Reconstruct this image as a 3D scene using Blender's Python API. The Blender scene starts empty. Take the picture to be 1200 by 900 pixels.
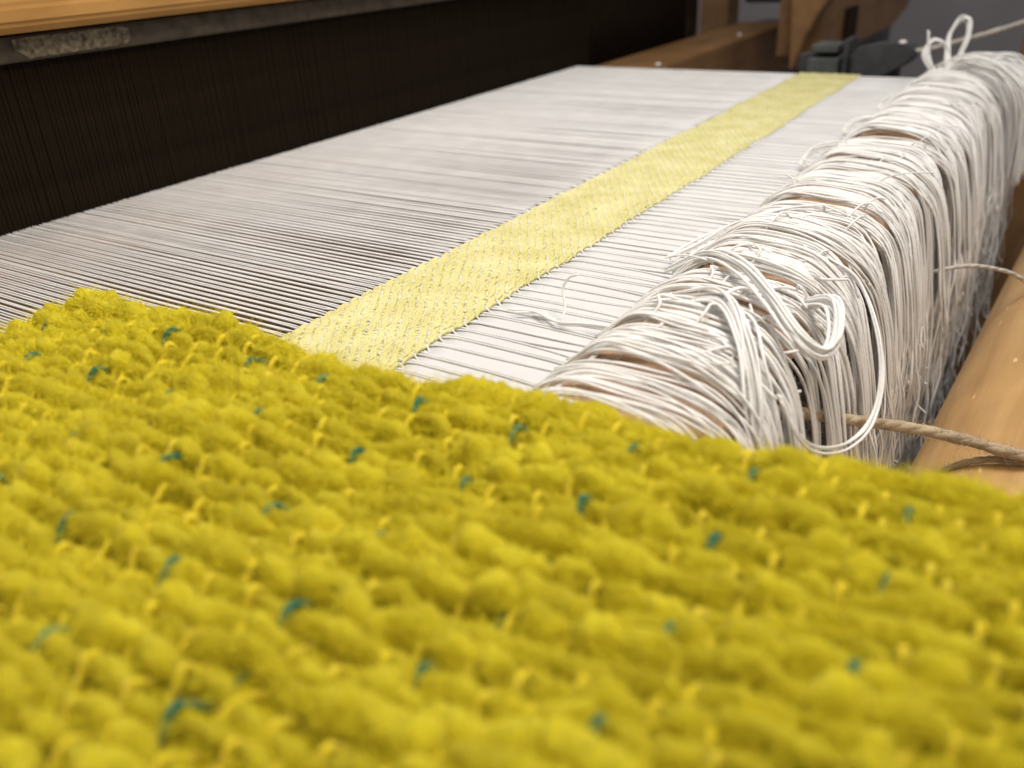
import bpy, bmesh, math, random
import numpy as np
from mathutils import Matrix, Vector, noise as mnoise

random.seed(7)
rng = np.random.default_rng(7)
sc = bpy.context.scene
COL = sc.collection

# ------------------------------------------------------------------ camera
cam_d = bpy.data.cameras.new('camera')
cam = bpy.data.objects.new('camera', cam_d)
COL.objects.link(cam)
cam.matrix_world = Matrix(((0.84043, -0.21400, 0.49788, 0.0),
                           (0.53966, 0.41423, -0.73292, 0.0),
                           (-0.04939, 0.88466, 0.46362, 0.15),
                           (0, 0, 0, 1)))
cam_d.sensor_width = 36.0
cam_d.lens = 30.15
cam_d.clip_start = 0.005
cam_d.clip_end = 50
cam_d.dof.use_dof = True
cam_d.dof.focus_distance = 0.40
cam_d.dof.aperture_fstop = 8.0
sc.camera = cam

# ------------------------------------------------------------------ world, lamps, exposure
world = bpy.data.worlds.new('World')
sc.world = world
world.use_nodes = True
bg = world.node_tree.nodes['Background']
bg.inputs[0].default_value = (1.0, 0.95, 0.92, 1)
bg.inputs[1].default_value = 0.34


def area(name, loc, target, size, power, color):
    d = bpy.data.lights.new(name, 'AREA')
    d.shape = 'DISK'
    d.size = size
    d.energy = power
    d.color = color
    o = bpy.data.objects.new(name, d)
    COL.objects.link(o)
    o.location = loc
    v = Vector(target) - Vector(loc)
    o.rotation_euler = v.to_track_quat('-Z', 'Y').to_euler()
    return o


area('ceiling_lamp', (-0.12, 0.50, 1.00), (-0.15, 0.30, 0.0), 0.50, 10.4, (1.0, 0.97, 0.935))
warm = area('warm_lamp', (0.45, -0.10, 1.10), (-0.60, 0.34, 0.03), 0.30, 1.65, (1.0, 0.82, 0.64))
warm.data.spread = math.radians(75)

sc.view_settings.view_transform = 'Standard'
sc.view_settings.look = 'None'
sc.view_settings.exposure = 0.0
sc.view_settings.gamma = 1.0
sc.cycles.use_denoising = True
sc.cycles.max_bounces = 8


# ------------------------------------------------------------------ materials
def mat(name, build):
    m = bpy.data.materials.new(name)
    m.use_nodes = True
    nt = m.node_tree
    b = nt.nodes['Principled BSDF']
    build(nt, b)
    return m


def N(nt, t, **kw):
    n = nt.nodes.new(t)
    for k, v in kw.items():
        if k.startswith('i_'):
            n.inputs[k[2:].replace('_', ' ')].default_value = v
        else:
            setattr(n, k, v)
    return n


def ramp(nt, src, stops):
    r = nt.nodes.new('ShaderNodeValToRGB')
    e = r.color_ramp.elements
    while len(e) < len(stops):
        e.new(0.5)
    for k, (p, c) in enumerate(stops):
        e[k].position = p
        e[k].color = (*c, 1)
    nt.links.new(src, r.inputs[0])
    return r.outputs[0]


def bump(nt, b, h, strength, dist, prev=None):
    n = nt.nodes.new('ShaderNodeBump')
    n.inputs['Strength'].default_value = strength
    n.inputs['Distance'].default_value = dist
    nt.links.new(h, n.inputs['Height'])
    if prev is not None:
        nt.links.new(prev, n.inputs['Normal'])
    nt.links.new(n.outputs[0], b.inputs['Normal'])
    return n.outputs[0]


def obj_coords(nt, scale=(1, 1, 1), rnd=False):
    tc = nt.nodes.new('ShaderNodeTexCoord')
    mp = nt.nodes.new('ShaderNodeMapping')
    mp.inputs['Scale'].default_value = scale
    nt.links.new(tc.outputs['Object'], mp.inputs['Vector'])
    if rnd:
        oi = nt.nodes.new('ShaderNodeObjectInfo')
        mu = N(nt, 'ShaderNodeMath', operation='MULTIPLY')
        mu.inputs[1].default_value = 37.0
        nt.links.new(oi.outputs['Random'], mu.inputs[0])
        cx = nt.nodes.new('ShaderNodeCombineXYZ')
        nt.links.new(mu.outputs[0], cx.inputs[0])
        nt.links.new(mu.outputs[0], cx.inputs[2])
        nt.links.new(cx.outputs[0], mp.inputs['Location'])
    return mp.outputs[0]


def yarn_material(name, c0, c1, freq, plies, bump_d, rough=0.85, sheen=0.2, bump_s=0.8, noise_scale=900, sss=0.0):
    """plied yarn: UV.x is length in metres, UV.y runs round the yarn"""
    def build(nt, b):
        uv = nt.nodes.new('ShaderNodeUVMap')
        sp = nt.nodes.new('ShaderNodeSeparateXYZ')
        nt.links.new(uv.outputs[0], sp.inputs[0])
        a = N(nt, 'ShaderNodeMath', operation='MULTIPLY_ADD')
        a.inputs[1].default_value = freq
        nt.links.new(sp.outputs[0], a.inputs[0])
        m2 = N(nt, 'ShaderNodeMath', operation='MULTIPLY')
        m2.inputs[1].default_value = plies
        nt.links.new(sp.outputs[1], m2.inputs[0])
        nt.links.new(m2.outputs[0], a.inputs[2])
        pi = N(nt, 'ShaderNodeMath', operation='MULTIPLY')
        pi.inputs[1].default_value = math.pi
        nt.links.new(a.outputs[0], pi.inputs[0])
        s = N(nt, 'ShaderNodeMath', operation='SINE')
        nt.links.new(pi.outputs[0], s.inputs[0])
        ab = N(nt, 'ShaderNodeMath', operation='ABSOLUTE')
        nt.links.new(s.outputs[0], ab.inputs[0])
        v = obj_coords(nt)
        nz = N(nt, 'ShaderNodeTexNoise', i_Scale=noise_scale, i_Detail=3.0)
        nt.links.new(v, nz.inputs['Vector'])
        big = N(nt, 'ShaderNodeTexNoise', i_Scale=45.0, i_Detail=2.0)
        nt.links.new(v, big.inputs['Vector'])
        ad = N(nt, 'ShaderNodeMath', operation='MULTIPLY_ADD')
        ad.inputs[1].default_value = 0.6
        nt.links.new(nz.outputs[0], ad.inputs[0])
        nt.links.new(ab.outputs[0], ad.inputs[2])
        bump(nt, b, ad.outputs[0], bump_s, bump_d)
        c = ramp(nt, big.outputs[0], [(0.3, c0), (0.7, c1)])
        nt.links.new(c, b.inputs['Base Color'])
        b.inputs['Roughness'].default_value = rough
        b.inputs['Sheen Weight'].default_value = sheen
        b.inputs['Sheen Roughness'].default_value = 0.5
        b.inputs['Specular IOR Level'].default_value = 0.06 if sss else 0.2
        if sss:
            b.inputs['Subsurface Weight'].default_value = sss
            b.inputs['Subsurface Radius'].default_value = (1.0, 0.95, 0.9)
            b.inputs['Subsurface Scale'].default_value = 0.0008
    return mat(name, build)


M_COTTON = yarn_material('white_cotton', (0.69, 0.69, 0.685), (0.77, 0.77, 0.765), 520, 2, 0.00015, bump_s=0.5)
M_FRINGE = yarn_material('white_cotton_ends', (0.80, 0.79, 0.765), (0.89, 0.885, 0.865), 330, 2, 0.00015, rough=1.0, bump_s=0.3, sss=0.25)
M_LINEN = yarn_material('pale_yellow_yarn', (0.62, 0.575, 0.22), (0.75, 0.71, 0.37), 300, 2, 0.0003, rough=0.45, sheen=0.1)
M_TWINE = yarn_material('tan_twine', (0.36, 0.27, 0.17), (0.52, 0.42, 0.28), 95, 3, 0.0007, rough=0.9)
M_CORD = yarn_material('pale_cord', (0.42, 0.39, 0.34), (0.58, 0.55, 0.48), 160, 2, 0.0006, rough=0.9)
M_CORE = yarn_material('yellow_core_yarn', (0.66, 0.525, 0.012), (0.78, 0.635, 0.025), 260, 2, 0.0004, sheen=0.25)
M_GREEN = yarn_material('green_core_yarn', (0.010, 0.11, 0.065), (0.018, 0.17, 0.10), 260, 2, 0.0004, sheen=0.1)


def build_wool(nt, b):
    v = obj_coords(nt, rnd=True)
    big = N(nt, 'ShaderNodeTexNoise', i_Scale=70.0, i_Detail=4.0)
    nt.links.new(v, big.inputs['Vector'])
    c = ramp(nt, big.outputs[0], [(0.28, (0.46, 0.375, 0.008)), (0.5, (0.63, 0.53, 0.014)), (0.72, (0.78, 0.675, 0.030))])
    uv = nt.nodes.new('ShaderNodeUVMap')
    mp = nt.nodes.new('ShaderNodeMapping')
    mp.inputs['Scale'].default_value = (260, 9, 1)
    mp.inputs['Rotation'].default_value = (0, 0, 0.25)
    nt.links.new(uv.outputs[0], mp.inputs['Vector'])
    fib = N(nt, 'ShaderNodeTexNoise', i_Scale=3.0, i_Detail=4.0, i_Roughness=0.65)
    nt.links.new(mp.outputs[0], fib.inputs['Vector'])
    fine = N(nt, 'ShaderNodeTexNoise', i_Scale=900.0, i_Detail=3.0)
    nt.links.new(v, fine.inputs['Vector'])
    p = bump(nt, b, fib.outputs[0], 0.9, 0.002)
    bump(nt, b, fine.outputs[0], 0.6, 0.0008, p)
    nt.links.new(c, b.inputs['Base Color'])
    b.inputs['Roughness'].default_value = 0.95
    b.inputs['Sheen Weight'].default_value = 0.25
    b.inputs['Sheen Roughness'].default_value = 0.6
    b.inputs['Sheen Tint'].default_value = (1.0, 0.9, 0.3, 1)
    b.inputs['Specular IOR Level'].default_value = 0.1
    b.inputs['Subsurface Weight'].default_value = 0.1
    b.inputs['Subsurface Radius'].default_value = (1.0, 0.8, 0.12)
    b.inputs['Subsurface Scale'].default_value = 0.0018
M_WOOL = mat('mustard_wool', build_wool)


def build_fuzz(nt, b):
    b.inputs['Base Color'].default_value = (0.80, 0.69, 0.035, 1)
    b.inputs['Roughness'].default_value = 0.9
    b.inputs['Specular IOR Level'].default_value = 0.1
M_FUZZ = mat('mustard_fibre', build_fuzz)


def wood(name, stops, scale, axis_scale, rough=0.45, specks=False, coat=0.0):
    def build(nt, b):
        v = obj_coords(nt, axis_scale)
        g = N(nt, 'ShaderNodeTexNoise', i_Scale=scale, i_Detail=6.0, i_Roughness=0.6, i_Distortion=0.4)
        nt.links.new(v, g.inputs['Vector'])
        c = ramp(nt, g.outputs[0], stops)
        v2 = obj_coords(nt)
        g2 = N(nt, 'ShaderNodeTexNoise', i_Scale=14.0, i_Detail=3.0)
        nt.links.new(v2, g2.inputs['Vector'])
        k = ramp(nt, g2.outputs[0], [(0.35, (0.82, 0.80, 0.78)), (0.65, (1.0, 1.0, 1.0))])
        mx = N(nt, 'ShaderNodeMix', data_type='RGBA', blend_type='MULTIPLY')
        mx.inputs[0].default_value = 1.0
        nt.links.new(c, mx.inputs[6])
        nt.links.new(k, mx.inputs[7])
        out = mx.outputs[2]
        if specks:
            v3 = obj_coords(nt, (1, 0.28, 1))
            vo = N(nt, 'ShaderNodeTexNoise', i_Scale=170.0, i_Detail=1.0)
            nt.links.new(v3, vo.inputs['Vector'])
            msk = ramp(nt, vo.outputs[0], [(0.70, (0, 0, 0)), (0.74, (1, 1, 1))])
            m2 = N(nt, 'ShaderNodeMix', data_type='RGBA')
            nt.links.new(msk, m2.inputs[0])
            nt.links.new(out, m2.inputs[6])
            m2.inputs[7].default_value = (0.78, 0.50, 0.22, 1)
            out = m2.outputs[2]
        nt.links.new(out, b.inputs['Base Color'])
        b.inputs['Roughness'].default_value = rough
        b.inputs['Coat Weight'].default_value = coat
        b.inputs['Coat Roughness'].default_value = 0.35
        bump(nt, b, g.outputs[0], 0.25, 0.0008)
    return mat(name, build)


M_WOOD = wood('varnished_beech', [(0.3, (0.46, 0.255, 0.092)), (0.5, (0.55, 0.325, 0.122)), (0.7, (0.62, 0.385, 0.155))], 10, (9, 0.9, 9), specks=True, coat=0.15)
M_RAIL = wood('rail_wood', [(0.3, (0.44, 0.22, 0.055)), (0.7, (0.56, 0.31, 0.09))], 12, (9, 0.8, 9), rough=0.5)
M_SLAT = wood('slat_wood', [(0.3, (0.45, 0.27, 0.15)), (0.7, (0.58, 0.38, 0.23))], 16, (9, 0.9, 9), rough=0.6)
M_FRAME = wood('frame_wood', [(0.3, (0.22, 0.115, 0.045)), (0.7, (0.32, 0.18, 0.075))], 9, (6, 0.8, 6), rough=0.5)
M_DARKWOOD = wood('dark_wood', [(0.3, (0.016, 0.010, 0.006)), (0.7, (0.035, 0.021, 0.012))], 10, (8, 0.8, 8), rough=0.6)
M_FLOOR = wood('floor_wood', [(0.3, (0.07, 0.048, 0.036)), (0.7, (0.10, 0.072, 0.055))], 5, (5, 0.6, 1), rough=0.6)


def flat(name, color, rough, metal=0.0, nscale=60.0, var=0.25, bd=0.0004):
    def build(nt, b):
        v = obj_coords(nt)
        g = N(nt, 'ShaderNodeTexNoise', i_Scale=nscale, i_Detail=5.0)
        nt.links.new(v, g.inputs['Vector'])
        lo = tuple(c * (1 - var) for c in color)
        hi = tuple(min(1, c * (1 + var)) for c in color)
        c = ramp(nt, g.outputs[0], [(0.3, lo), (0.7, hi)])
        nt.links.new(c, b.inputs['Base Color'])
        b.inputs['Roughness'].default_value = rough
        b.inputs['Metallic'].default_value = metal
        bump(nt, b, g.outputs[0], 0.3, bd)
    return mat(name, build)


M_REED = flat('reed_steel', (0.012, 0.008, 0.0045), 1.0, 0.0)
for m_ in (M_REED, M_DARKWOOD):
    m_.node_tree.nodes['Principled BSDF'].inputs['Specular IOR Level'].default_value = 0.08
M_CAP = flat('reed_cap_dark', (0.055, 0.043, 0.030), 0.7, 0.0, 120, 0.4)
M_TAPE = flat('worn_tape', (0.135, 0.115, 0.08), 0.9, 0.0, 300, 0.7)
M_PAPER = flat('grey_paper', (0.62, 0.62, 0.615), 0.9, 0.0, 20, 0.03)
M_WALL = flat('grey_wall', (0.36, 0.34, 0.355), 0.9, 0.0, 6, 0.08)
M_BLACK = flat('black_paint', (0.012, 0.011, 0.010), 0.5)
M_IRON = flat('dark_iron', (0.05, 0.052, 0.055), 0.7, 0.0)
M_ZINC = flat('zinc', (0.085, 0.095, 0.09), 0.7, 0.0)
M_LINT = flat('white_lint', (0.75, 0.72, 0.68), 0.95)
M_PANEL = flat('dark_grey_panel', (0.13, 0.13, 0.14), 0.8)


# ------------------------------------------------------------------ mesh helpers
def mesh_np(name, verts, quads, material, parent=None, uvs=None, tris=None, smooth=True, link=True):
    me = bpy.data.meshes.new(name)
    verts = np.asarray(verts, np.float32).reshape(-1, 3)
    loops, starts, totals, p = [], [], [], 0
    if quads is not None and len(quads):
        q = np.asarray(quads, np.int32).reshape(-1, 4)
        loops.append(q.ravel())
        starts.append(p + 4 * np.arange(len(q)))
        totals.append(np.full(len(q), 4))
        p += q.size
    if tris is not None and len(tris):
        t = np.asarray(tris, np.int32).reshape(-1, 3)
        loops.append(t.ravel())
        starts.append(p + 3 * np.arange(len(t)))
        totals.append(np.full(len(t), 3))
        p += t.size
    loops = np.concatenate(loops).astype(np.int32)
    starts = np.concatenate(starts).astype(np.int32)
    totals = np.concatenate(totals).astype(np.int32)
    me.vertices.add(len(verts))
    me.vertices.foreach_set('co', verts.ravel())
    me.loops.add(len(loops))
    me.loops.foreach_set('vertex_index', loops)
    me.polygons.add(len(starts))
    me.polygons.foreach_set('loop_start', starts)
    me.polygons.foreach_set('loop_total', totals)
    if uvs is not None:
        ul = me.uv_layers.new(name='UVMap')
        full = np.zeros((len(loops), 2), np.float32)
        full[:len(uvs)] = uvs
        ul.data.foreach_set('uv', full.ravel())
    me.update(calc_edges=True)
    me.validate()
    if smooth:
        me.polygons.foreach_set('use_smooth', np.ones(len(me.polygons), bool))
    me.materials.append(material)
    o = bpy.data.objects.new(name, me)
    if link:
        COL.objects.link(o)
    if parent:
        o.parent = parent
    return o


def frames(P):
    T = np.gradient(P, axis=0)
    T /= np.linalg.norm(T, axis=1)[:, None] + 1e-12
    ref = np.array([0, 0, 1.0]) if abs(T[0, 2]) < 0.8 else np.array([0, 1.0, 0])
    n = ref - T[0] * (ref @ T[0])
    n /= np.linalg.norm(n)
    out = np.empty_like(P)
    for i in range(len(P)):
        n = n - T[i] * (n @ T[i])
        n /= np.linalg.norm(n) + 1e-12
        out[i] = n
    return T, out, np.cross(T, out)


class Tubes:
    """collects round yarns and links them as one mesh object"""
    def __init__(self):
        self.v, self.q, self.t, self.uv, self.n = [], [], [], [], 0

    def add(self, P, r, sides=6, squash=None, jitter=0.0, caps=True):
        P = np.asarray(P, float)
        n = len(P)
        r = np.broadcast_to(np.asarray(r, float), (n,))
        T, A, B = frames(P)
        ang = np.arange(sides) / sides * 2 * math.pi
        rr = r[:, None] * np.ones(sides)
        if jitter:
            e = rng.normal(0, jitter, (n, sides))
            e = (e + np.roll(e, 1, 1) + np.roll(e, 1, 0)) * 0.75
            rr = rr * (1 + e)
        ca, sa = np.cos(ang), np.sin(ang)
        ka, kb = squash or (1, 1)
        V = P[:, None, :] + (rr * ca * ka)[..., None] * A[:, None, :] + (rr * sa * kb)[..., None] * B[:, None, :]
        i = np.arange(n - 1)[:, None]
        j = np.arange(sides)[None, :]
        k = (j + 1) % sides
        b = self.n
        Q = np.stack([b + i * sides + j, b + i * sides + k, b + (i + 1) * sides + k, b + (i + 1) * sides + j], -1).reshape(-1, 4)
        L = np.concatenate([[0], np.cumsum(np.linalg.norm(np.diff(P, axis=0), axis=1))]) + rng.random() * 3
        u0 = np.broadcast_to(L[:-1, None], (n - 1, sides))
        u1 = np.broadcast_to(L[1:, None], (n - 1, sides))
        w0 = np.broadcast_to(j / sides, (n - 1, sides))
        w1 = np.broadcast_to((j + 1) / sides, (n - 1, sides))
        UV = np.stack([np.stack([u0, w0], -1), np.stack([u0, w1], -1), np.stack([u1, w1], -1), np.stack([u1, w0], -1)], 2).reshape(-1, 2)
        self.v.append(V.reshape(-1, 3))
        self.q.append(Q)
        self.uv.append(UV)
        self.n += n * sides
        if caps:
            for idx, base in ((0, b), (n - 1, b + (n - 1) * sides)):
                c = self.n
                self.v.append(P[idx][None] + (T[idx] * r[idx] * (0.5 if idx else -0.5))[None])
                self.n += 1
                jj = np.arange(sides)
                kk = (jj + 1) % sides
                self.t.append(np.stack([np.full(sides, c), base + (kk if idx == 0 else jj), base + (jj if idx == 0 else kk)], -1))
        return self

    def build(self, name, material, parent=None):
        return mesh_np(name, np.concatenate(self.v), np.concatenate(self.q), material, parent,
                       np.concatenate(self.uv), np.concatenate(self.t) if self.t else None)


def spline(C, n):
    """Catmull-Rom through the control points, n samples"""
    C = np.asarray(C, float)
    E = np.vstack([2 * C[0] - C[1], C, 2 * C[-1] - C[-2]])
    m = len(C) - 1
    t = np.linspace(0, m - 1e-6, n)
    k = t.astype(int)
    f = (t - k)[:, None]
    p0, p1, p2, p3 = E[k], E[k + 1], E[k + 2], E[k + 3]
    return 0.5 * (2 * p1 + (p2 - p0) * f + (2 * p0 - 5 * p1 + 4 * p2 - p3) * f ** 2 + (3 * p1 - p0 - 3 * p2 + p3) * f ** 3)


def wave(n, amp, knots):
    """smooth random curve of n samples"""
    k = max(4, int(knots))
    return spline(np.stack([np.linspace(0, 1, k), rng.normal(0, amp, k), np.zeros(k)], 1), n)[:, 1]


def root(name, label, cat, loc=(0, 0, 0)):
    o = bpy.data.objects.new(name, None)
    o.empty_display_size = 0.02
    COL.objects.link(o)
    o.location = loc
    o['label'] = label
    o['category'] = cat
    return o


def tag(o, label, cat):
    o['label'] = label
    o['category'] = cat
    return o


def box(name, lo, hi, material, parent=None, bevel=0.002, segs=2):
    bm = bmesh.new()
    bmesh.ops.create_cube(bm, size=1.0)
    for v in bm.verts:
        v.co = Vector([lo[i] + (v.co[i] + 0.5) * (hi[i] - lo[i]) for i in range(3)])
    if bevel:
        bmesh.ops.bevel(bm, geom=bm.edges[:], offset=bevel, segments=segs, affect='EDGES', profile=0.6)
    return link_bm(name, bm, material, parent)


def link_bm(name, bm, material, parent=None, smooth=False):
    bmesh.ops.recalc_face_normals(bm, faces=bm.faces[:])
    me = bpy.data.meshes.new(name)
    bm.to_mesh(me)
    bm.free()
    me.materials.append(material)
    if smooth:
        for p in me.polygons:
            p.use_smooth = True
    o = bpy.data.objects.new(name, me)
    COL.objects.link(o)
    if parent:
        o.parent = parent
    return o


def prism(name, pts, axis, a, b, material, parent=None, bevel=0.0015):
    """polygon pts extruded along axis from a to b (axis 'y': pts are x,z; axis 'z': pts are x,y; axis 'x': y,z)"""
    bm = bmesh.new()
    def P(p, t):
        return {'y': (p[0], t, p[1]), 'z': (p[0], p[1], t), 'x': (t, p[0], p[1])}[axis]
    v0 = [bm.verts.new(P(p, a)) for p in pts]
    v1 = [bm.verts.new(P(p, b)) for p in pts]
    bm.faces.new(v0)
    bm.faces.new(v1[::-1])
    n = len(pts)
    for i in range(n):
        bm.faces.new((v0[i], v1[i], v1[(i + 1) % n], v0[(i + 1) % n]))
    bmesh.ops.recalc_face_normals(bm, faces=bm.faces[:])
    if bevel:
        bmesh.ops.bevel(bm, geom=bm.edges[:], offset=bevel, segments=2, affect='EDGES')
    return link_bm(name, bm, material, parent)


# ------------------------------------------------------------------ setting
fl = box('floor', (-4, -2, -0.72), (3, 4.5, -0.70), M_FLOOR, bevel=0)
fl['kind'] = 'structure'
wl = box('wall', (-4, 2.6, -0.699), (3, 2.7, 2.4), M_WALL, bevel=0)
wl['kind'] = 'structure'

# ------------------------------------------------------------------ beater with reed
XR = -0.555
beater = root('beater', 'dark reed in its wooden beater with an orange-brown rail on top', 'loom beater', (XR, 0.7, 0))
inv = Matrix.Translation(-Vector(beater.location))


def under(o, r):
    o.parent = r
    o.matrix_parent_inverse = Matrix.Translation(-r.location)
    return o


rail_pts = [(-0.64, 0.113), (-0.536, 0.113), (-0.529, 0.118), (-0.527, 0.128), (-0.527, 0.158), (-0.533, 0.166), (-0.545, 0.170), (-0.64, 0.170)]
under(prism('top_rail', rail_pts, 'y', 0.0, 1.40, M_RAIL, bevel=0.002), beater)
cap = under(box('reed_cap', (-0.566, 0.02, 0.0965), (-0.545, 1.38, 0.1115), M_CAP, bevel=0.003), beater)
under(box('race_board', (-0.552, 0.02, -0.105), (-0.465, 1.60, -0.006), M_FRAME, bevel=0.003), beater)
under(box('end_block', (-0.572, 1.345, -0.004), (-0.549, 1.385, 0.0960), M_DARKWOOD, bevel=0.002), beater)
# worn strip of tape with torn ends on the cap
bm = bmesh.new()
top, bot = [], []
for k in range(41):
    f = k / 40
    y = 0.296 + f * 0.079
    e0 = 0.0010 * mnoise.noise((y * 900, 0, 0))
    e1 = 0.0013 * mnoise.noise((y * 900, 5, 0))
    if k < 4:
        e1 += 0.0014 * (4 - k)
    if k > 36:
        e1 += 0.0007 * (k - 36) * (1 + mnoise.noise((k * 3.3, 1, 0)))
        e0 -= 0.0004 * (k - 36)
    top.append(bm.verts.new((-0.5446, y, 0.1098 + e0)))
    bot.append(bm.verts.new((-0.5446, y, 0.0985 + e1)))
for k in range(40):
    bm.faces.new((top[k], top[k + 1], bot[k + 1], bot[k]))
tp = link_bm('tape_patch', bm, M_TAPE)
so = tp.modifiers.new('thick', 'SOLIDIFY')
so.thickness = 0.0003
tp['label'] = 'worn grey strip stuck to the dark reed cap'
under(tp, beater)
reed = root('reed', '', '')
del reed['label'], reed['category']
under(reed, beater)
# steel dents: one shared mesh
bm = bmesh.new()
bmesh.ops.create_cube(bm, size=1.0)
for v in bm.verts:
    v.co = Vector((v.co.x * 0.009, v.co.y * 0.0024, v.co.z * 0.104 + 0.045))
dent_me = bpy.data.meshes.new('dent')
bm.to_mesh(dent_me)
bm.free()
dent_me.materials.append(M_REED)
ys = np.arange(0.16, 1.34, 0.0029)
far_v, far_q, nn = [], [], 0
base_v = np.array([v.co[:] for v in dent_me.vertices])
base_f = np.array([p.vertices[:] for p in dent_me.polygons])
for k, y in enumerate(ys):
    dx = rng.normal(0, 0.0003)
    if k < 299:
        d = bpy.data.objects.new('dent', dent_me)
        COL.objects.link(d)
        d.location = (XR + dx, y, 0)
        d.parent = reed
    else:
        far_v.append(base_v + np.array([XR + dx, y, 0]))
        far_q.append(base_f + nn)
        nn += 8
fd = mesh_np('far_dents', np.concatenate(far_v), np.concatenate(far_q), M_REED, smooth=False)
fd['kind'] = 'stuff'
fd.parent = reed
backing = tag(box('dark_backing', (-0.635, 0.0, -0.42), (-0.605, 1.36, 0.112), M_DARKWOOD, bevel=0.002),  # plain dark board, added so the gaps between dents look unlit
            'dark brown board added close behind the reed in place of the unlit loom interior', 'backing board')

# ------------------------------------------------------------------ loom frame at the far side
frame = root('loom_frame', 'brown wooden loom frame with a thick side beam beyond the warp', 'loom frame', (-0.4, 1.5, -0.7))
def frame_part(o):
    return under(o, frame)
# side beam: its end tapers down in a curve, its right face runs back along y
frame_part(prism('side_beam', [(1.297, 0.40), (1.297, -0.026), (1.312, -0.032), (1.80, -0.032), (1.90, -0.015), (1.98, 0.03), (1.98, 0.40)], 'x', -0.395, -0.335, M_FRAME, bevel=0.004))
frame_part(prism('corner_bracket', [(-0.372, 0.30), (-0.369, 0.054), (-0.366, 0.005), (-0.364, -0.036), (-0.360, -0.036), (-0.354, -0.016), (-0.346, 0.008), (-0.333, 0.034), (-0.316, 0.058), (-0.316, 0.30)], 'y', 1.262, 1.296, M_FRAME, bevel=0.002))
frame_part(box('brace', (-0.334, 1.42, -0.035), (-0.326, 1.47, 0.03), M_DARKWOOD, bevel=0.002))
frame_part(box('back_post', (-0.655, 1.66, -0.70), (-0.60, 1.72, 0.5), M_FRAME, bevel=0.003))
frame_part(box('inner_post', (-0.665, 1.44, -0.70), (-0.595, 1.50, 0.5), M_BLACK, bevel=0.003))
frame_part(box('front_post', (-0.075, 1.10, -0.70), (0.03, 1.17, 0.036), M_FRAME, bevel=0.004))
frame_part(box('cross_beam', (-0.50, 1.64, -0.70), (-0.33, 1.70, -0.10), M_DARKWOOD, bevel=0.003))
frame_part(box('knee_beam', (-0.34, -0.2, -0.40), (-0.26, 1.4, -0.32), M_DARKWOOD, bevel=0.003))
frame_part(box('far_panel', (-0.66, 2.0, -0.70), (-0.388, 2.06, -0.045), M_PANEL, bevel=0.003))
# black box with a round wooden peg
pb = root('pulley_box', 'black box with a round wooden peg above the far rail end', 'pulley box', (-0.5, 1.62, 0.05))
under(box('housing', (-0.558, 1.625, 0.022), (-0.470, 1.70, 0.20), M_BLACK, bevel=0.004), pb)
bm = bmesh.new()
bmesh.ops.create_cone(bm, cap_ends=True, segments=24, radius1=0.011, radius2=0.009, depth=0.03)
bmesh.ops.bevel(bm, geom=[e for e in bm.edges if e.calc_face_angle(0) > 1], offset=0.002, segments=2, affect='EDGES')
peg = link_bm('peg', bm, M_FRAME, smooth=True)
peg.rotation_euler = (math.pi / 2, 0, 0)
peg.location = (-0.500, 1.615, 0.062)
under(peg, pb)

# latch plates and clamp at the end of the warp
lt = root('latch', 'small grey metal latch of two plates beyond the band end', 'latch', (-0.27, 1.08, 0))
under(box('plate', (-0.282, 1.06, 0.014), (-0.253, 1.10, 0.022), M_ZINC, bevel=0.0015), lt)
under(box('plate', (-0.284, 1.055, -0.02), (-0.250, 1.105, 0.008), M_ZINC, bevel=0.0015), lt)
under(box('hinge_block', (-0.247, 1.06, -0.02), (-0.241, 1.10, 0.028), M_IRON, bevel=0.0015), lt)
cl = root('clamp', 'dark iron clamp with a pale knot beside the far warp edge', 'clamp', (-0.2, 1.06, 0))
under(prism('jaw', [(-0.232, 0.020), (-0.205, 0.026), (-0.180, 0.0255), (-0.171, 0.022), (-0.168, 0.016), (-0.172, 0.008), (-0.185, 0.000), (-0.205, -0.012), (-0.232, -0.012)], 'y', 1.045, 1.075, M_IRON, bevel=0.002), cl)
under(box('arm', (-0.30, 1.076, -0.016), (-0.19, 1.10, 0.010), M_IRON, bevel=0.002), cl)
bm = bmesh.new()
bmesh.ops.create_icosphere(bm, subdivisions=2, radius=1)
for v in bm.verts:
    v.co = Vector((v.co.x * 0.0045, v.co.y * 0.004, v.co.z * 0.0022)) * (1 + 0.25 * mnoise.noise(v.co * 3))
kn = link_bm('knot', bm, M_LINT, smooth=True)
kn.location = (-0.184, 1.052, 0.0272)
under(kn, cl)

# ------------------------------------------------------------------ cloth roller
roller = root('cloth_roller', 'round orange-brown wooden roller at the right edge', 'roller', (0.05, 0.5, -0.115))
bm = bmesh.new()
bmesh.ops.create_cone(bm, cap_ends=True, segments=72, radius1=0.060, radius2=0.060, depth=1.55)
bmesh.ops.bevel(bm, geom=[e for e in bm.edges if e.calc_face_angle(0) > 1], offset=0.004, segments=2, affect='EDGES')
# long axis along y
for v in bm.verts:
    v.co = Vector((v.co.x, v.co.z, -v.co.y))
barrel = link_bm('barrel', bm, M_WOOD, smooth=True)
barrel.location = (0.0, -0.05, 0)
barrel.rotation_euler = (0, 0, -0.041)
barrel.parent = roller
roller.location = (0.022, 0.5, -0.115)

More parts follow.
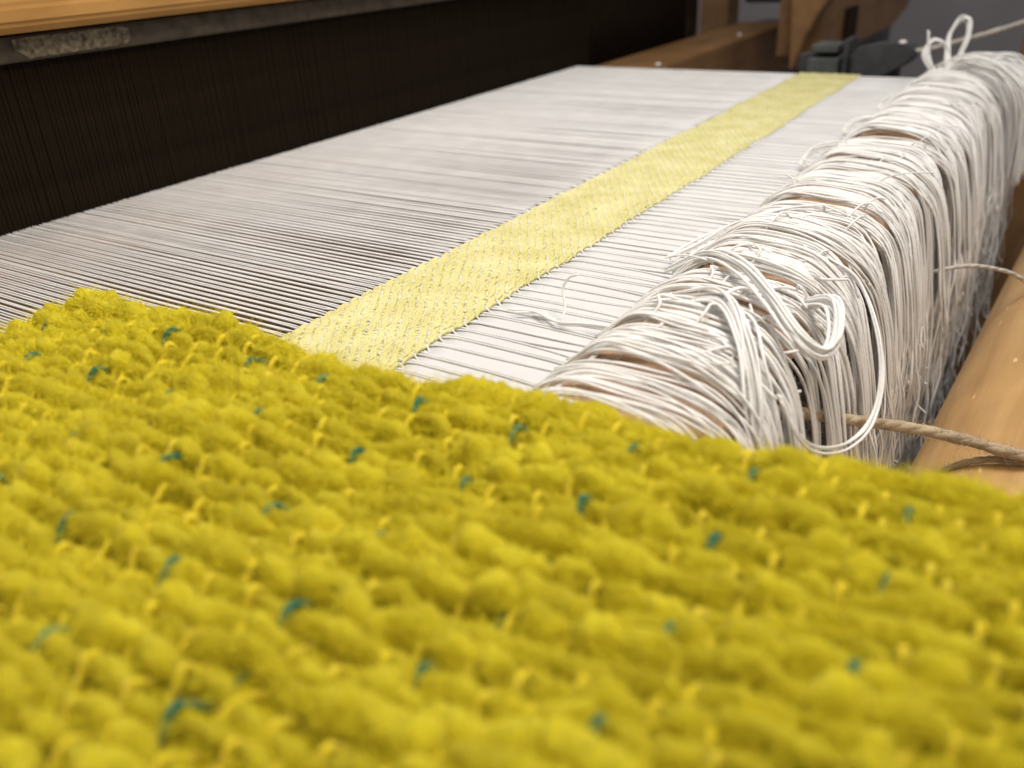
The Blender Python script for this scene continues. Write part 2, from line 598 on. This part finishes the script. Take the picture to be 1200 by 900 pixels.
# ------------------------------------------------------------------ slat, paper
slat = tag(prism('apron_slat', [(-0.140, -0.010), (-0.143, -0.006), (-0.143, 0.000), (-0.139, 0.005), (-0.128, 0.0075), (-0.100, 0.0075), (-0.088, 0.005), (-0.081, 0.000), (-0.079, -0.006), (-0.082, -0.012), (-0.092, -0.014), (-0.130, -0.014)],
                       'y', 0.06, 1.03, M_SLAT, bevel=0.0),
           'narrow orange-brown wooden slat under the white fringe', 'wooden slat')
bm = bmesh.new()
NX, NY = 6, 40
vv = [[bm.verts.new((-0.2118 + (0.0673) * i / NX, 0.10 + 0.895 * j / NY, -0.0013 + 0.0002 * mnoise.noise((i * 1.3, j * 0.7, 2)))) for i in range(NX + 1)] for j in range(NY + 1)]
for j in range(NY):
    for i in range(NX):
        bm.faces.new((vv[j][i], vv[j][i + 1], vv[j + 1][i + 1], vv[j + 1][i]))
paper = tag(link_bm('paper_sheet', bm, M_PAPER, smooth=True), 'pale grey paper strip slipped between the warp threads beside the band', 'paper')
so = paper.modifiers.new('thick', 'SOLIDIFY')
so.thickness = 0.0004

# ------------------------------------------------------------------ warp
warp = root('warp', 'white cotton warp threads stretched from the dark reed to the fringed slat', 'warp', (-0.35, 0.5, 0))
PITCH = 0.00222
Y0, Y1 = 0.10, 0.995
n_thr = int((Y1 - Y0) / PITCH)
BUN = 11
thread_ys = []
rest = Tubes()
order = []
for k in range(n_thr):
    y = Y0 + k * PITCH + rng.normal(0, 0.00014) + 0.00012 * math.sin(k * 0.31) * math.sin(k * 0.083)
    thread_ys.append(y)
bundle_shift = {}
BAND_X = (-0.273, -0.210)
ROWS = 46


def band_sway(y):
    """the band's slight sideways drift along its length"""
    return 0.0006 * np.sin(y * 37) + 0.0004 * np.sin(y * 91 + 1) + 0.0003 * np.sin(y * 210)


for k in range(n_thr):
    y = thread_ys[k]
    b = k // BUN
    yc = Y0 + (b + 0.5) * BUN * PITCH
    pair = 0.00066 * (-1 if k % 2 else 1)
    row_x = BAND_X[0] + (BAND_X[1] - BAND_X[0]) * (np.arange(ROWS) + 0.5) / ROWS + band_sway(y)
    xs = np.concatenate([np.linspace(-0.62, -0.28, 18), row_x, np.linspace(-0.2085, -0.128, 26)])
    in_band = np.concatenate([np.zeros(18, bool), np.ones(ROWS, bool), np.zeros(26, bool)])
    over_row = np.concatenate([np.zeros(18, bool), (k + np.arange(ROWS)) % 4 == 0, np.zeros(26, bool)])
    # pairs share a dent on the reed side; in front of the band every second pair runs over the paper, the rest under it
    fl0 = np.clip((-0.264 - xs) / 0.03, 0, 1)
    yy = y + pair * fl0 * (1 - 0.8 * np.clip((-0.31 - xs) / 0.15, 0, 1))
    g4 = k // 4
    if k % 4 == 0:
        rope_off = rng.normal(0, 0.0006)
    y4 = Y0 + (g4 * 4 + 1.5) * PITCH + rope_off
    f4 = np.clip((xs + 0.2115) / 0.006, 0, 1)
    f4 = f4 * f4 * (3 - 2 * f4)
    slot = ((-0.0014, -0.0005), (-0.0005, -0.0002), (0.0012, -0.0026), (0.0026, -0.0026))[k % 4]
    f = np.clip((xs + 0.19) / 0.05, 0, 1)
    yy = yy + (y4 + slot[0] - yy) * f4
    yy = yy + (yc - y4) * 0.35 * f ** 2 + rng.normal(0, 0.00025) * f
    yy = yy + wave(len(xs), 0.00009, 7)
    zz = rng.normal(0, 0.00005) + np.where(xs > -0.146, (xs + 0.146) * 0.42, 0) + wave(len(xs), 0.00008, 6)
    zz = zz + slot[1] * f4
    if k % 2:
        zz = zz - 0.00008 * np.clip((-0.28 - xs) / 0.1, 0, 1)
    zz = np.where(in_band, np.where(over_row, rng.uniform(0.0001, 0.0011, len(xs)), -0.0004), zz)
    r = 0.00054 * (1 + rng.normal(0, 0.04))
    P = np.stack([xs, yy, zz], 1)
    rr = r * (1 + wave(len(P), 0.05, 30))
    if k < 299:
        o = Tubes().add(P, rr, 6).build('warp_thread', M_COTTON)
        under(o, warp)
    else:
        rest.add(P, rr, 5)
o = rest.build('far_warp_threads', M_COTTON)
o['kind'] = 'stuff'
under(o, warp)

# ------------------------------------------------------------------ woven pale band
band = root('woven_band', 'pale yellow twill band woven across the white warp', 'woven band', (-0.24, 0.5, 0))
rows = ROWS
for j in range(rows):
    x = BAND_X[0] + (BAND_X[1] - BAND_X[0]) * (j + 0.5) / rows
    ky = np.arange(int((0.13 - Y0) / PITCH), n_thr)
    pts, rad = [], []
    for k in ky:
        under_it = (k + j) % 4 == 0
        y = thread_ys[k]
        z = (-0.0003 if under_it else 0.0008) + rng.normal(0, 0.00016)
        pts.append((x + band_sway(y) + rng.normal(0, 0.00018), y + rng.normal(0, 0.0003), z))
        rad.append((0.00064 if under_it else 0.00096) * (1 + rng.normal(0, 0.14)))
    ye = 0.998 + rng.normal(0, 0.0012)
    pts.append((x + band_sway(ye), ye, 0.0004))
    rad.append(0.0007)
    pts = np.array(pts)
    wob = wave(len(pts), 0.00022 if 1 < j < rows - 2 else 0.0004, 60)
    pts[:, 0] += wob
    o = Tubes().add(spline(pts, len(pts) * 2), np.interp(np.linspace(0, 1, len(pts) * 2), np.linspace(0, 1, len(rad)), rad), 6).build('weft_yarn', M_LINEN)
    under(o, band)

# ------------------------------------------------------------------ fringe
fringe = root('fringe', 'white cotton warp ends knotted in tassels over the slat, hanging down', 'fringe', (-0.09, 0.5, 0))
n_bun = (n_thr + BUN - 1) // BUN


def strand_path(yb, w, hump, lng, lean, lay, curl, clump):
    """one loose end: from the warp over the slat and down its front"""
    tt = rng.uniform(-0.5, 0.5)
    y0 = yb + tt * w * 0.6 + rng.normal(0, 0.0008)
    y1 = yb + tt * w * 0.95 + rng.normal(0, 0.0009)
    y2 = yb + clump[0] + 0.35 * (y1 - yb) + rng.normal(0, 0.0016) + lean
    o = clump[1] + rng.uniform(0, 0.004)
    c = [(-0.148 + rng.normal(0, 0.002), y0 + rng.normal(0, 0.001), 0.0005),
         (-0.142 + rng.normal(0, 0.001), y0 + rng.normal(0, 0.001), 0.0062 + lay * 0.7),
         (-0.129, 0.6 * y0 + 0.4 * y1, 0.0100 + hump * 0.8 + lay),
         (-0.110 + rng.normal(0, 0.002), y1 + rng.normal(0, 0.0015), 0.0100 + hump + lay),
         (-0.087 + rng.normal(0, 0.001), y1 + rng.normal(0, 0.0015), 0.0080 + hump * 0.6 + lay),
         (-0.0745 + o * 0.5, 0.5 * (y1 + y2), -0.003 + lay),
         (-0.0690 + o * 0.8, y2, -0.024),
         (-0.0650 + o, y2 + lean * 0.5 + rng.normal(0, 0.0018), -0.055)]
    z = -0.055
    yy = y2 + lean * 0.5
    xx = -0.0630 + o
    while z > -lng:
        z -= rng.uniform(0.016, 0.026)
        k_ = curl * (1.0 + max(0, (-z - 0.09) * 6))
        yy += rng.normal(0, 0.0026) * k_
        xx += rng.normal(0.0004, 0.0016) * k_
        c.append((xx, yy, z))
    if rng.random() < 0.45:
        c.append((xx + rng.normal(0.002, 0.003), yy + rng.normal(0, 0.004), z - rng.uniform(0.004, 0.012)))
    return spline(c, 8 + 4 * len(c))


single = 0
fringe_paths = []
for b in range(n_bun):
    yb = Y0 + (b + 0.5) * BUN * PITCH
    w = BUN * PITCH * (rng.uniform(0.65, 1.0) if yb < 0.55 else rng.uniform(0.75, 1.05))
    hump = rng.uniform(0.0, 0.008)
    lng = 0.140 + rng.normal(0, 0.012)
    lean = rng.normal(0, 0.002)
    t = bpy.data.objects.new('tassel', None)
    t.empty_display_size = 0.01
    COL.objects.link(t)
    t.location = (0.0, yb - 0.5, 0)
    t.parent = fringe
    clumps = [(rng.uniform(-0.5, 0.5) * BUN * PITCH, rng.uniform(-0.001, 0.009)) for _ in range(3)]
    joined = Tubes()
    near = 0.17 < yb < 0.50
    ns = 14 if 0.285 < yb < 0.325 else (17 if 0.185 < yb < 0.235 else (34 if yb < 0.5 else 36))
    for s in range(ns):
        P = strand_path(yb + rng.normal(0, 0.0015), w, hump, lng * rng.choice([rng.uniform(0.5, 0.85), rng.uniform(0.85, 1.08), rng.uniform(0.9, 1.3)]), lean, rng.uniform(0, 0.0045), 1.0, clumps[rng.integers(0, len(clumps))])
        if yb < 0.6:
            fringe_paths.append(P)
        r = 0.00056 * (1 + rng.normal(0, 0.14))
        if near and single < 300:
            o = Tubes().add(P, r, 7).build('strand', M_FRINGE)
            single += 1
            o.parent = t
            o.matrix_parent_inverse = Matrix.Translation(-Vector((fringe.location.x, yb, 0)))
        else:
            joined.add(P, r, 5)
    # knot wraps crossing the bundle on the slat
    for s in range(2 if 0.28 < yb < 0.36 else (1 if rng.random() < 0.12 else 0)):
        x = rng.uniform(-0.124, -0.098)
        z = 0.0135 + hump
        c = [(x - 0.004, yb - w * 0.45, z - 0.004), (x, yb - w * 0.2, z + 0.003), (x + rng.normal(0, 0.004), yb + w * 0.15, z + 0.0035),
             (x + rng.uniform(0.003, 0.012), yb + w * 0.45, z - 0.002), (x + 0.016, yb + w * 0.5, z - 0.008)]
        joined.add(spline(c, 20), 0.0006, 6)
    # a few stray curls
    for s in range(1 if 0.24 < yb < 0.42 else 0):
        c = [(-0.095, yb, 0.012 + hump)]
        for q in range(4):
            c.append((c[-1][0] + rng.uniform(0.002, 0.010), c[-1][1] + rng.normal(0, 0.006), c[-1][2] + rng.uniform(-0.012, 0.004)))
        joined.add(spline(c, 24), 0.0006, 6)
    if not joined.v:
        continue
    o = joined.build('strand_mass', M_FRINGE)
    o['kind'] = 'stuff'
    o.parent = t
    o.matrix_parent_inverse = Matrix.Translation(-Vector((fringe.location.x, yb, 0)))


def loop(C, count, spread, r=0.00065, n=60):
    """a bunch of loose strands that follow one another; part of the fringe"""
    t = Tubes()
    C = np.array(C, float)
    for s in range(int(count * 1.5)):
        off = rng.normal(0, spread, 3)
        D = C + off + rng.normal(0, spread * 0.35, C.shape)
        t.add(spline(D, n), r * (1 + rng.normal(0, 0.06)), 7)
    o = t.build('loose_loop', M_FRINGE)
    under(o, fringe)
    return o


# looping bunch on top of the near end
loop([(-0.150, 0.362, 0.006), (-0.128, 0.350, 0.020), (-0.105, 0.326, 0.026), (-0.086, 0.303, 0.024), (-0.070, 0.287, 0.018), (-0.062, 0.290, 0.012), (-0.060, 0.302, 0.014), (-0.066, 0.318, 0.020), (-0.078, 0.330, 0.014)], 6, 0.0011)
loop([(-0.100, 0.300, 0.018), (-0.090, 0.288, 0.019), (-0.080, 0.270, 0.014), (-0.072, 0.262, -0.002), (-0.068, 0.258, -0.030), (-0.066, 0.255, -0.06)], 5, 0.0018)
loop([(-0.122, 0.300, 0.018), (-0.100, 0.292, 0.026), (-0.084, 0.270, 0.022), (-0.074, 0.254, 0.010), (-0.069, 0.248, -0.014), (-0.068, 0.246, -0.05)], 6, 0.0020)
# big hanging bight
loop([(-0.088, 0.385, 0.014), (-0.070, 0.372, 0.010), (-0.056, 0.352, -0.002), (-0.049, 0.338, -0.016), (-0.048, 0.322, -0.028), (-0.052, 0.303, -0.030), (-0.058, 0.281, -0.022), (-0.062, 0.262, -0.006), (-0.068, 0.258, 0.008)], 2, 0.0009)
# tall loop at the far end of the slat
loop([(-0.118, 0.93, 0.012), (-0.124, 0.945, 0.030), (-0.126, 0.955, 0.045), (-0.120, 0.962, 0.057), (-0.112, 0.962, 0.057), (-0.110, 0.955, 0.042), (-0.113, 0.945, 0.026), (-0.110, 0.935, 0.012)], 6, 0.0016, 0.0007)
loop([(-0.120, 0.93, 0.010), (-0.135, 0.935, 0.018), (-0.144, 0.94, 0.032), (-0.138, 0.945, 0.042), (-0.127, 0.945, 0.036), (-0.120, 0.94, 0.016)], 5, 0.0014, 0.00065)
loop([(-0.130, 0.93, 0.012), (-0.140, 0.94, 0.030), (-0.145, 0.945, 0.050)], 2, 0.0006, 0.0008, 24)
# bunch arching out to the right at the far end
for k in range(5):
    y = 0.90 + 0.02 * k
    loop([(-0.122, y, 0.012), (-0.110, y, 0.028 - 0.002 * k), (-0.090, y - 0.01, 0.031 - 0.002 * k), (-0.068, y - 0.015, 0.022), (-0.050, y - 0.02, 0.004), (-0.044, y - 0.02, -0.03), (-0.042, y - 0.02, -0.07)], 9, 0.0022, 0.00065)
# loose ends thrown back over the warp
loop([(-0.100, 0.450, 0.016), (-0.118, 0.438, 0.016), (-0.138, 0.418, 0.011), (-0.150, 0.394, 0.006), (-0.156, 0.378, 0.003)], 3, 0.0016, 0.00062, 30)
loop([(-0.105, 0.440, 0.016), (-0.125, 0.424, 0.015), (-0.140, 0.398, 0.010), (-0.146, 0.380, 0.006)], 3, 0.0014, 0.00062, 30)
loop([(-0.145, 0.292, 0.004), (-0.158, 0.292, 0.003), (-0.170, 0.290, 0.0022), (-0.185, 0.296, 0.0020), (-0.196, 0.292, 0.0022)], 2, 0.0006, 0.00062, 30)
loop([(-0.170, 0.291, 0.003), (-0.171, 0.296, 0.008), (-0.174, 0.300, 0.014), (-0.172, 0.302, 0.019), (-0.168, 0.302, 0.021)], 1, 0.0003, 0.0006, 24)
for (y, x) in ((0.60, -0.148), (0.70, -0.146), (0.80, -0.143), (0.90, -0.140)):
    loop([(x + 0.03, y + 0.01, 0.012), (x + 0.012, y + 0.006, 0.014), (x - 0.002, y - 0.002, 0.012), (x - 0.006, y - 0.012, 0.005), (x + 0.002, y - 0.018, 0.006)], 3, 0.0010, 0.00062, 30)
def ribbons(name, P, r, count, length, width, m, parent):
    """short stray fibres standing off a cord"""
    T, A, B = frames(P)
    i = rng.integers(0, len(P), count)
    a = rng.uniform(0, 2 * math.pi, count)
    d = np.cos(a)[:, None] * A[i] + np.sin(a)[:, None] * B[i]
    fibres(name, P[i] + d * r * 0.9, d * 0.6 + T[i] * rng.normal(0, 1, (count, 1)) + rng.normal(0, 0.3, (count, 3)), length, width, m, parent)


def fibres(name, O, D, length, width, m, parent):
    n = len(O)
    D = D / (np.linalg.norm(D, axis=1)[:, None] + 1e-9)
    L = length * rng.uniform(0.4, 1.3, (n, 1))
    side = np.cross(D, rng.normal(0, 1, (n, 3)))
    side /= np.linalg.norm(side, axis=1)[:, None] + 1e-9
    bend = np.cross(D, side) * rng.normal(0, 0.6, (n, 1))
    pts = [O, O + D * L * 0.35 + bend * L * 0.10, O + D * L * 0.7 + bend * L * 0.34, O + D * L * 0.9 + bend * L * 0.75]
    V = np.empty((n, 8, 3))
    for k, p in enumerate(pts):
        w = width * (1.0, 0.9, 0.7, 0.25)[k]
        V[:, 2 * k] = p - side * w
        V[:, 2 * k + 1] = p + side * w
    b = (np.arange(n) * 8)[:, None, None]
    q = np.array([[0, 1, 3, 2], [2, 3, 5, 4], [4, 5, 7, 6]])[None]
    o = mesh_np(name, V.reshape(-1, 3), (b + q).reshape(-1, 4), m, parent)
    o['kind'] = 'stuff'
    return o


# thin loose ends standing up from the tangled near end
for k in range(46):
    y = rng.uniform(0.25, 0.50) if k < 32 else rng.uniform(0.50, 0.90)
    c = [(rng.uniform(-0.135, -0.085), y, 0.013)]
    vx, vy, vz = np.clip(rng.normal(0.001, 0.004), -0.006, 0.006), np.clip(rng.normal(0, 0.004), -0.006, 0.006), rng.uniform(0.001, 0.0045)
    for q in range(4):
        c.append((c[-1][0] + vx, c[-1][1] + vy, c[-1][2] + vz))
        vx = 0.7 * vx + rng.normal(0.0005, 0.003)
        vy = 0.7 * vy + rng.normal(0, 0.003)
        vz -= rng.uniform(0.0008, 0.0030)
    loop(c, 1, 0.0002, rng.uniform(0.00035, 0.00055), 24)

fp = np.concatenate(fringe_paths)
ft = np.concatenate([np.gradient(p, axis=0) for p in fringe_paths])
ft /= np.linalg.norm(ft, axis=1)[:, None] + 1e-9
FZ = 45000
ii = rng.integers(0, len(fp), FZ)
dd = rng.normal(0, 1, (FZ, 3))
dd /= np.linalg.norm(dd, axis=1)[:, None]
o = fibres('fuzz', fp[ii] + dd * 0.0005, dd * 0.5 + ft[ii] * rng.normal(0, 1, (FZ, 1)), 0.0045, 0.00003, M_FRINGE, None)
under(o, fringe)

# ------------------------------------------------------------------ cords
def cord(name, C, r, m, label, cat, n=120, plies=1, hairs=0):
    P = spline(C, n)
    o = Tubes().add(P, r * (1 + wave(n, 0.05, 30)), 12, jitter=0.03).build(name, m)
    tag(o, label, cat)
    o['group'] = 'cords at the slat and roller'
    if hairs:
        ribbons('fuzz', P, r, hairs, 0.0045, 0.00006, m, o)
    return o


cord('twine', [(-0.090, 0.285, -0.016), (-0.075, 0.302, -0.022), (-0.055, 0.334, -0.037), (-0.035, 0.361, -0.0495), (-0.015, 0.364, -0.0510), (0.007, 0.360, -0.0500), (0.034, 0.372, -0.0508), (0.065, 0.385, -0.062), (0.088, 0.390, -0.087)],
     0.0025, M_TWINE, 'thick hairy tan cord running from the fringe over the roller', 'cord', 160, hairs=1600)
cord('twine', [(0.010, 0.361, -0.0535), (-0.004, 0.362, -0.0565), (-0.016, 0.363, -0.0640), (-0.026, 0.366, -0.078), (-0.033, 0.370, -0.110)],
     0.0014, M_TWINE, 'thinner tan cord branching under the thick one, curving round the roller', 'cord', 60, hairs=300)
cord('twine', [(-0.075, 0.560, -0.055), (-0.045, 0.575, -0.047), (-0.022, 0.590, -0.052), (0.00, 0.60, -0.0625), (0.03, 0.61, -0.055)], 0.0013, M_CORD,
     'thin pale cord between hanging fringe and roller edge', 'cord', 60)
cord('twine', [(-0.172, 1.056, 0.018), (-0.158, 1.056, 0.020), (-0.12, 1.05, 0.032), (-0.08, 1.04, 0.046), (-0.03, 1.03, 0.066), (0.05, 1.0, 0.10)], 0.0026, M_CORD,
     'pale twisted cord rising from the dark clamp to the upper right', 'cord', 80, hairs=200)

for loc, lab in (((-0.478, 1.38, -0.0035), 'white lint speck higher on the far rail'), ((-0.468, 1.055, -0.0035), 'white lint speck on the far rail at the warp edge')):
    bm = bmesh.new()
    bmesh.ops.create_icosphere(bm, subdivisions=2, radius=1)
    for v in bm.verts:
        v.co = Vector((v.co.x * 0.003, v.co.y * 0.007, v.co.z * 0.002)) * (1 + 0.4 * mnoise.noise(v.co * 2.5 + Vector(loc) * 9))
    o = link_bm('lint', bm, M_LINT, smooth=True)
    o.location = loc
    tag(o, lab, 'lint')
    o['group'] = 'white lint specks on the far rail'

# ------------------------------------------------------------------ mustard cloth
cloth = root('yellow_cloth', 'thick mustard yellow wool cloth with green flecks folded over the warp', 'cloth', (-0.12, 0.1, 0.0))
ZC, RB = 0.0275, 0.011
XL = -0.331
ROW_SLOPE = 0.075


def edge_y(x):
    return 0.1975 + 0.06 * (x + 0.02) + 0.0022 * np.sin(x * 55 + 1.0) + 0.0025 * np.sin(x * 23 + 2.2) - 0.006 * np.exp(-((x + 0.062) / 0.03) ** 2) - 0.006 * np.exp(-((x + 0.222) / 0.035) ** 2)


def place(S, H):
    """cloth coordinates: S=(x, y) along the cloth, H=height above its middle surface -> world points"""
    x, y = S[:, 0].copy(), S[:, 1].copy()
    z = ZC + 0.0022 * np.sin(x * 31 + y * 17) + 0.0018 * np.sin(x * 71 - y * 43 + 1.3)
    z = z + -0.001 * np.exp(-((x + 0.300) / 0.03) ** 2 - ((y - 0.18) / 0.03) ** 2)
    z = z - 0.0035 * np.exp(-((x + 0.065) / 0.03) ** 2 - ((y - 0.185) / 0.03) ** 2)
    ye = edge_y(x)
    s = y - (ye - RB)
    a = np.clip(s / RB, 0, math.pi / 2)
    over = np.clip(s - RB * math.pi / 2, 0, None)
    bent = s > 0
    ny, nz = np.sin(a), np.cos(a)
    yb = np.where(bent, ye - RB + RB * ny, y)
    zb = np.where(bent, z - RB * (1 - nz) - over, z)
    t = (XL + RB) - x
    c = np.clip(t / RB, 0, math.pi / 2)
    ov2 = np.clip(t - RB * math.pi / 2, 0, None)
    bl = t > 0
    nx, nz2 = -np.sin(c), np.cos(c)
    xb = np.where(bl, XL + RB - RB * np.sin(c), x)
    zb = np.where(bl, zb - RB * (1 - nz2) - ov2, zb)
    Nn = np.stack([nx, ny * nz2, nz * nz2], 1)
    Nn /= np.linalg.norm(Nn, axis=1)[:, None]
    return np.stack([xb, yb, zb], 1) + Nn * H[:, None]


WP = 0.0335 / 6
X0c, X1c = -0.352, 0.098
i_min, i_max = int((X0c + 0.048) / WP), int((X1c + 0.048) / WP)
anchors = [-0.063, -0.038, -0.014, 0.0085, 0.0340, 0.0605, 0.0895, 0.1165, 0.1470, 0.1750, 0.2030, 0.2310]
rowsY, rowS = [], []
for a in range(len(anchors) - 1):
    for q in range(4):
        rowsY.append(anchors[a] + (anchors[a + 1] - anchors[a]) * q / 4 + rng.normal(0, 0.0004))
        rowS.append(q)
# where each tie sits along the row, and which ties are skipped so that the yarn floats further
tie_dx = rng.normal(0, 0.0011, (len(rowsY), 200))
skip = rng.random((len(rowsY), 200)) < 0.20


def tied(i, j):
    """does warp end i show on top of weft row j"""
    if i % 6 == 0:
        return rowS[j] == 0
    if skip[j, i + 100]:
        return False
    return (i + rowS[j]) % 2 == 0
row_r = [rng.uniform(0.85, 1.15) for _ in rowsY]
surf_P, surf_N = [], []
xs = np.arange(X0c, X1c, 0.0008)
NS = len(xs)
for j, y0 in enumerate(rowsY):
    ii = (xs + 0.048) / WP
    ends = [i for i in range(i_min, i_max + 1) if tied(i, j)]
    tx = np.array([-0.048 + i * WP + tie_dx[j, i + 100] for i in ends])
    dist = np.min(np.abs(xs[:, None] - tx[None]), axis=1) / WP   # warp pitches away from the yarn that ties it down
    tie = np.exp(-(dist / 0.36) ** 2)
    fl_ = np.clip((dist - 0.08) / 0.95, 0, 1)
    dome = np.sqrt(np.clip(1 - (1 - fl_) ** 2, 0, 1))
    slub = np.exp(wave(NS, 0.15, (X1c - X0c) / 0.014) + wave(NS, 0.20, (X1c - X0c) / 0.006)) * row_r[j]
    for q in range(11):                                       # a few fat slubs in each row
        cx, ln = rng.uniform(X0c, X1c), rng.uniform(0.0035, 0.0075)
        slub = slub * (1 + rng.uniform(0.3, 0.9) * np.exp(-((xs - cx) / ln) ** 2))
    base = 0.0031 * np.clip(slub, 0.60, 1.62)
    r = base * (0.44 + 0.52 * dome) * (1 - 0.10 * tie)
    r = r * (1 + wave(NS, 0.05, NS / 4))
    h = -0.0002 + 0.0017 * dome + 0.15 * (base - 0.0030) - 0.0014 * tie
    yy = y0 + ROW_SLOPE * (xs + 0.05) + wave(NS, 0.0013, 44) + 0.0004 * np.sin(ii * 2.1 + j)
    lump = np.array([mnoise.noise((x_ * 330, y_ * 330, j)) for x_, y_ in zip(xs, yy)])
    r = r * (1 + 0.14 * lump)
    P = place(np.stack([xs, yy], 1), h)
    tb = Tubes().add(P, np.maximum(r, 0.0015), 16, squash=(0.78, 1.22), jitter=0.07)
    o = tb.build('weft_yarn', M_WOOL)
    under(o, cloth)
    surf_P.append(P)
    surf_N.append(r)
ycoords = np.array(rowsY)
for i in range(i_min, i_max + 1):
    x = -0.048 + i * WP
    pts = []
    for j in range(len(rowsY)):
        y0 = rowsY[j] + ROW_SLOPE * (x + 0.05)
        up = tied(i, j)
        if up:
            hh = rng.normal(0.0002, 0.0009) if i % 6 else rng.uniform(0.0008, 0.0016)
            d_ = rng.uniform(0.0032, 0.0056) if i % 6 == 0 else 0.0029
            pts += [(y0 - d_, 0.0006), (y0, 0.0029 + hh), (y0 + d_, 0.0006)]
        else:
            pts += [(y0, -0.0026)]
    pts = np.array(pts)
    xo = np.array([tie_dx[j, i + 100] for j in range(len(rowsY)) for _ in range(3 if tied(i, j) else 1)])
    S = np.stack([x + xo, pts[:, 0]], 1)
    n = len(pts) * 4
    Q = spline(np.stack([S[:, 0], S[:, 1], pts[:, 1]], 1), n)
    P = place(Q[:, :2], Q[:, 2])
    green = i % 6 == 0
    r = (0.00094 if green else 0.00090) * (1 + wave(n, 0.07, 40))
    o = Tubes().add(P, r, 7).build('warp_yarn', M_GREEN if green else M_CORE)
    if green:
        o['label'] = 'dark green warp yarn showing as short flecks'
    under(o, cloth)
# lower layer of the fold
gx, gy = np.meshgrid(np.linspace(X0c, X1c, 60), np.linspace(-0.07, 0.235, 50))
S = np.stack([gx.ravel(), gy.ravel()], 1)
V = place(S, np.full(len(S), -0.0042) + rng.normal(0, 0.0002, len(S)))
V2 = place(S, np.full(len(S), -0.0075))
nxg, nyg = 60, 50
q = []
for j in range(nyg - 1):
    for i in range(nxg - 1):
        a = j * nxg + i
        q.append((a, a + 1, a + nxg + 1, a + nxg))
        o_ = len(V)
        q.append((o_ + a, o_ + a + nxg, o_ + a + nxg + 1, o_ + a + 1))
o = mesh_np('under_layer', np.concatenate([V, V2]), q, M_WOOL)
under(o, cloth)
# fuzz
allP = np.concatenate(surf_P)
allR = np.concatenate(surf_N)
CNT = 230000
idx = rng.integers(0, len(allP), CNT)
a = rng.normal(0, 0.75, CNT)
dirs = np.stack([rng.normal(0, 0.25, CNT), np.sin(a), np.cos(a)], 1)
dirs /= np.linalg.norm(dirs, axis=1)[:, None]
O = allP[idx] + dirs * (allR[idx] * np.where(np.abs(np.cos(a)) > 0.7, 0.86, 1.0))[:, None]
D = dirs * rng.uniform(0.05, 0.9, (CNT, 1)) + np.stack([rng.normal(0, 1.0, CNT), rng.normal(0, 0.5, CNT), rng.normal(0, 0.15, CNT)], 1)
o = fibres('fuzz', O, D, 0.0058, 0.00006, M_FUZZ, None)
under(o, cloth)
# coarser locks of wool lying along the yarns
CN2 = 50000
idx = rng.integers(0, len(allP), CN2)
a = rng.normal(0, 0.8, CN2)
dirs = np.stack([np.zeros(CN2), np.sin(a), np.cos(a)], 1)
O = allP[idx] + dirs * (allR[idx] * np.where(np.abs(np.cos(a)) > 0.7, 0.85, 1.0))[:, None]
D = dirs * rng.normal(0.02, 0.12, (CN2, 1)) + np.stack([rng.choice([-1, 1], CN2) * 1.0, rng.normal(0.25, 0.4, CN2), rng.normal(0, 0.06, CN2)], 1)
o = fibres('wool_locks', O, D, 0.0065, 0.00013, M_WOOL, None)
under(o, cloth)
